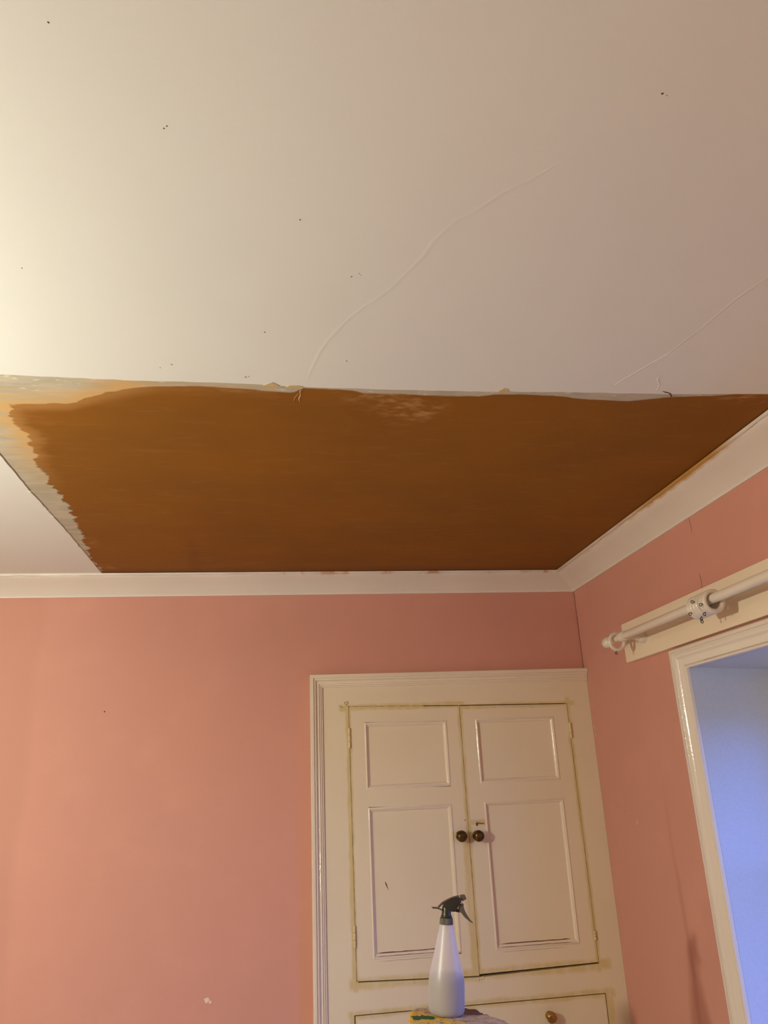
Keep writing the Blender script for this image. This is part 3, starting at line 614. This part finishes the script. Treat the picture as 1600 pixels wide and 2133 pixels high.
for k, (y, tilt, ang, lab, yaw) in enumerate(rings):
    if k == 0: t_, a_, b_ = root0, r0, e0
    else:
        t_ = root0.copy(); C.objects.link(t_); a_ = r0.copy(); b_ = e0.copy()
        for q in (a_, b_): C.objects.link(q); q.parent = t_
    # near rod end the rod is thinner, so that ring hangs a little lower
    off = RDZ if k else -(0.0268-0.0064-0.0108) + 0.0002
    t_.location = (RX, y, RZ+off); t_.rotation_euler = (tilt*0.5, 0, math.radians(yaw)*0.5)
    b_.rotation_euler = (0, ang, 0)
    t_['label'] = lab; t_['category'] = 'curtain ring'; t_['group'] = 'white curtain rings threaded on the pole'

# ================================================================== STEPLADDER AND SPRAY BOTTLE
TILT = math.radians(3.9)
base = Vector((0.3891, 2.0025, 1.0946))
lad = empty('wooden_stepladder', (0.40, 1.93, 0.0), label='paint-crusted wooden stepladder under the spray bottle, yellow and green at its left corner', cat='stepladder')
# worn top board
out = [(-0.082, 0.022), (-0.078, 0.034), (-0.070, 0.046), (-0.060, 0.056), (-0.046, 0.061), (-0.02, 0.0625), (0.02, 0.060), (0.050, 0.057), (0.068, 0.050), (0.078, 0.040), (0.086, 0.022), (0.089, 0.004), (0.101, -0.018), (0.115, -0.040), (0.127, -0.070), (0.137, -0.100), (0.150, -0.135), (0.152, -0.190), (0.140, -0.205), (-0.090, -0.205), (-0.100, -0.195), (-0.101, -0.12), (-0.097, -0.05), (-0.090, -0.01)]
bm = bmesh.new(); random.seed(9)
rings_ = []
def outl(s, z, j=0.0):
    cx, cy = 0.02, -0.07
    return [bm.verts.new((cx + (x-cx)*s + random.uniform(-j, j), cy + (y-cy)*s + random.uniform(-j, j), z + (random.uniform(-j, j) if j else 0))) for x, y in OUT]
OUT = []
for (a, b), (c_, d_) in zip(out, out[1:] + out[:1]):
    for q in (0, .5): OUT.append((a+(c_-a)*q, b+(d_-b)*q))
rows = [outl(0.97, -0.030), outl(1.0, -0.027, 0.001), outl(1.0, -0.006, 0.0016), outl(0.985, -0.0012, 0.0016), outl(0.93, -0.0002, 0.0010), outl(0.7, 0.0), outl(0.4, 0.0), outl(0.1, 0.0)]
for A, B in zip(rows, rows[1:]):
    for i in range(len(A)): bm.faces.new((A[i], A[(i+1) % len(A)], B[(i+1) % len(A)], B[i]))
bm.faces.new(rows[0]); bm.faces.new(rows[-1])
M = Mat('paint_crusted_wood'); ov, ox, oy, oz = M.obj()
cream = M.mix(M.ss(M.noise(45, 5, vec=ov), 0.38, 0.62), (0.56, 0.42, 0.32), (0.40, 0.28, 0.20))
cream = M.mix(M.ma('MULTIPLY', M.ss(M.noise(28, 4, vec=ov, off=(4, 2, 0)), 0.57, 0.66), 0.6), cream, (0.26, 0.15, 0.09))
wood = M.mix(M.ss(M.noise(1.0, 4, vec=ov, stretch=(18, 190, 40)), 0.4, 0.6), (0.23, 0.11, 0.055), (0.10, 0.04, 0.025))
wmask = M.ma('MULTIPLY', M.ss(M.ma('ADD', ox, M.ma('MULTIPLY', M.noise(60, 3, vec=ov), 0.02)), 0.045, 0.052), M.ss(M.ma('ADD', oy, M.ma('MULTIPLY', M.noise(60, 3, vec=ov), 0.02)), -0.006, 0.004))
col = M.mix(wmask, cream, wood)
ye = M.mix(M.ss(M.noise(70, 4, vec=ov), 0.45, 0.6), (0.74, 0.44, 0.03), (0.60, 0.43, 0.22))
ye = M.mix(M.ma('MULTIPLY', M.ss(M.noise(95, 5, vec=ov, off=(1, 7, 0)), 0.56, 0.62), 0.8), ye, (0.20, 0.12, 0.05))
ye = M.mix(M.ss(M.ma('ADD', oy, M.ma('MULTIPLY', M.noise(80, 4, vec=ov), 0.05)), 0.045, 0.062), ye, (0.42, 0.31, 0.18))
dg = M.ma('ADD', ox, M.ma('MULTIPLY', oy, 1.0))
ymask = M.ss(M.ma('ADD', dg, M.ma('MULTIPLY', M.noise(50, 4, vec=ov), 0.05)), -0.022, -0.012, 1, 0)
ymask = M.ma('MULTIPLY', ymask, M.ss(M.ma('ADD', oy, M.ma('MULTIPLY', M.noise(30, 4, vec=ov), 0.05)), -0.075, -0.060))
col = M.mix(ymask, col, ye)
gy = M.ma('ABSOLUTE', M.ma('SUBTRACT', oy, M.ma('ADD', -0.028, M.ma('MULTIPLY', M.ma('SUBTRACT', M.noise(40, 3, vec=ov), 0.5), 0.045))))
gm = M.ma('MULTIPLY', M.ss(gy, 0.012, 0.016, 1, 0), M.ma('MULTIPLY', M.ss(ox, -0.088, -0.084), M.ss(ox, -0.036, -0.030, 1, 0)))
col = M.mix(gm, col, (0.01, 0.09, 0.028))
M.pr(Base_Color=col, Roughness=0.7, Normal=M.bump(M.noise(90, 5, vec=ov), 0.9, 0.005)); M_crust = M.m
top = put('top_board', bm, M_crust, None)
top.parent = lad; top.location = base - Vector(lad.location); top.rotation_euler = (0, TILT, 0)
M_wood = plain('old_pine', (0.36, 0.21, 0.10), 0.65, scale=20, var=0.3)
for sx in (-1, 1):
    for sy in (-1, 1):
        bm = bmesh.new(); tx, ty = 0.41 + sx*0.075, 1.93 + (0.02 if sy > 0 else -0.07); bx, by = 0.41 + sx*0.16, 1.93 + sy*0.33
        hz = base.z - 0.030 - (tx-base.x)*math.tan(TILT) - 0.0006
        for (p, q, z) in (): pass
        lo = [(bx-.012, by-.028, 0), (bx+.012, by-.028, 0), (bx+.012, by+.028, 0), (bx-.012, by+.028, 0)]
        hi = [(tx-.012, ty-.022, hz), (tx+.012, ty-.022, hz-0.0016), (tx+.012, ty+.022, hz-0.0016), (tx-.012, ty+.022, hz)]
        A = [bm.verts.new(v) for v in lo]; B = [bm.verts.new(v) for v in hi]; bm.faces.new(A); bm.faces.new(B)
        for i in range(4): bm.faces.new((A[i], A[(i+1) % 4], B[(i+1) % 4], B[i]))
        put('leg', bm, M_wood, lad)
for k in range(1, 4):
    s = k/4.0; z = 1.06*s; yy = 1.93 - 0.33 + (0.26)*s; hw = 0.16 - 0.085*s - 0.011
    bm = bmesh.new(); box(bm, 0.41-hw, 0.41+hw, yy-0.04, yy+0.04, z-0.01, z+0.01); put('tread', bm, M_wood, lad)

bot = empty('spray_bottle', base + Vector((0, 0, 0.0004)), (0, TILT, 0), label='half-full frosted spray bottle with dark olive trigger head, standing on the stepladder top', cat='spray bottle')
bm = bmesh.new()
OP = [(0.0005, 0.003), (0.024, 0.003), (0.030, 0.0005), (0.0345, 0.0005), (0.0385, 0.003), (0.0412, 0.0075), (0.0422, 0.014), (0.0424, 0.030), (0.0424, 0.055), (0.0418, 0.068), (0.0403, 0.079), (0.0378, 0.090), (0.0348, 0.102), (0.0312, 0.116), (0.0276, 0.131), (0.0243, 0.146), (0.0213, 0.160), (0.0180, 0.173), (0.0152, 0.184), (0.0138, 0.188), (0.0135, 0.197)]
IP = [(max(r-0.0012, 0.0003), max(z, 0.0045)) for r, z in OP[::-1]]
lathe(bm, OP, n=48, cap=False); put('bottle_body', bm, M_bottle, bot, local=True, smooth=True)
bm = bmesh.new()
LP = [(r-0.0016, max(z, 0.0048)) for r, z in OP[1:] if z < 0.078] + [(0.0386, 0.0785)]
lathe(bm, LP, n=48); put('liquid', bm, M_liquid, bot, local=True, smooth=True)
# threaded cap with ribs
bm = bmesh.new(); n = 60
rr = lambda i, r: r + (0.0005 if i % 2 else -0.0003)
rw = []
for r, z in ((0.0158, 0.1845), (0.0158, 0.187), (0.0150, 0.1975), (0.0142, 0.1985)): rw.append([bm.verts.new((rr(i, r)*math.cos(6.28319*i/n), rr(i, r)*math.sin(6.28319*i/n), z)) for i in range(n)])
for A, B in zip(rw, rw[1:]):
    for i in range(n): bm.faces.new((A[i], A[(i+1) % n], B[(i+1) % n], B[i]))
bm.faces.new(rw[0]); bm.faces.new(rw[-1]); put('screw_cap', bm, M_head2, bot, local=True)
# trigger head; the traced side outline is untilted first
def un(P): 
    c_, s_ = math.cos(TILT), math.sin(TILT)
    return [(x*c_ - z*s_, x*s_ + z*c_) for x, z in P]
bm = bmesh.new()
lathe(bm, [(0.0132, 0.1986), (0.0134, 0.2030), (0.0118, 0.2038), (0.0112, 0.208), (0.0106, 0.216), (0.0092, 0.2245)], n=28)
head_pts = un([(0.0075, 0.2265), (0.0068, 0.2305), (0.0138, 0.2341), (0.0260, 0.2368), (0.0380, 0.2393), (0.0485, 0.2408), (0.0500, 0.2342), (0.0523, 0.2286), (0.0451, 0.2227), (0.0413, 0.2191), (0.0385, 0.2145), (0.0327, 0.2105), (0.0256, 0.2112), (0.0225, 0.2125), (0.0095, 0.2190)])
prism(bm, head_pts, -0.0095, 0.0095, XZ); bev(bm, 0.0016, 2, 50); put('trigger_head', bm, M_head, bot, local=True, smooth=True)
def bar(name, P, hw, mat, b=0.001):
    bm = bmesh.new(); prism(bm, un(P), -hw, hw, XZ); bev(bm, b, 2, 40); return put(name, bm, mat, bot, local=True, smooth=True)
M_cover = plain('brown_olive_plastic', (0.060, 0.050, 0.036), 0.4)
bar('top_cover', [(-0.0057, 0.2222), (0.0065, 0.2318), (0.0194, 0.2372), (0.0331, 0.2416), (0.0478, 0.2440), (0.0480, 0.2428), (0.0337, 0.2400), (0.0191, 0.2353), (0.0080, 0.2303), (-0.0042, 0.2208)], 0.0066, M_cover, 0.0004)
bar('tail_fin', [(-0.0203, 0.2227), (-0.0084, 0.2215), (-0.0041, 0.2200), (0.0020, 0.2172), (0.0090, 0.2140), (0.0085, 0.2120), (0.0000, 0.2158), (-0.0050, 0.2183), (-0.0103, 0.2197), (-0.0199, 0.2207)], 0.0080, M_head, 0.0004)
bar('nozzle', [(0.0512, 0.2447), (0.0621, 0.2451), (0.0652, 0.2357), (0.0543, 0.2312), (0.0524, 0.2335)], 0.0062, M_head2, 0.0014)
bar('trigger', [(0.0515, 0.2280), (0.0540, 0.2282), (0.0570, 0.2250), (0.0565, 0.2189), (0.0585, 0.2120), (0.0616, 0.2053), (0.0655, 0.1985), (0.0695, 0.1924), (0.0772, 0.1832), (0.0765, 0.1823), (0.0720, 0.1848), (0.0674, 0.1879), (0.0620, 0.1925), (0.0574, 0.1970), (0.0535, 0.2030), (0.0505, 0.2068), (0.0454, 0.2087), (0.0452, 0.2150), (0.0485, 0.2215)], 0.0062, M_head2, 0.0009)
bar('piston', [(0.0385, 0.2165), (0.0470, 0.2132), (0.0468, 0.2072), (0.0400, 0.2085), (0.0320, 0.2110)], 0.0042, M_head, 0.0006)
bm = bmesh.new(); q = un([(0.0503, 0.2283)])[0]
lathe(bm, [(0.0015, -0.0100), (0.0015, 0.0100)], lambda r, a, h: (q[0] + r*math.cos(a), h, q[1] + r*math.sin(a)), 12); put('pivot_pin', bm, plain('white_pin', (0.6, 0.58, 0.5), 0.4), bot, local=True)
bm = bmesh.new(); tube(bm, [(0, 0, 0.198), (0.002, 0, 0.12), (0.012, 0, 0.02)], 0.002, 8); put('dip_tube', bm, plain('dip_tube_plastic', (0.7, 0.7, 0.7), 0.4), bot, local=True, smooth=True)
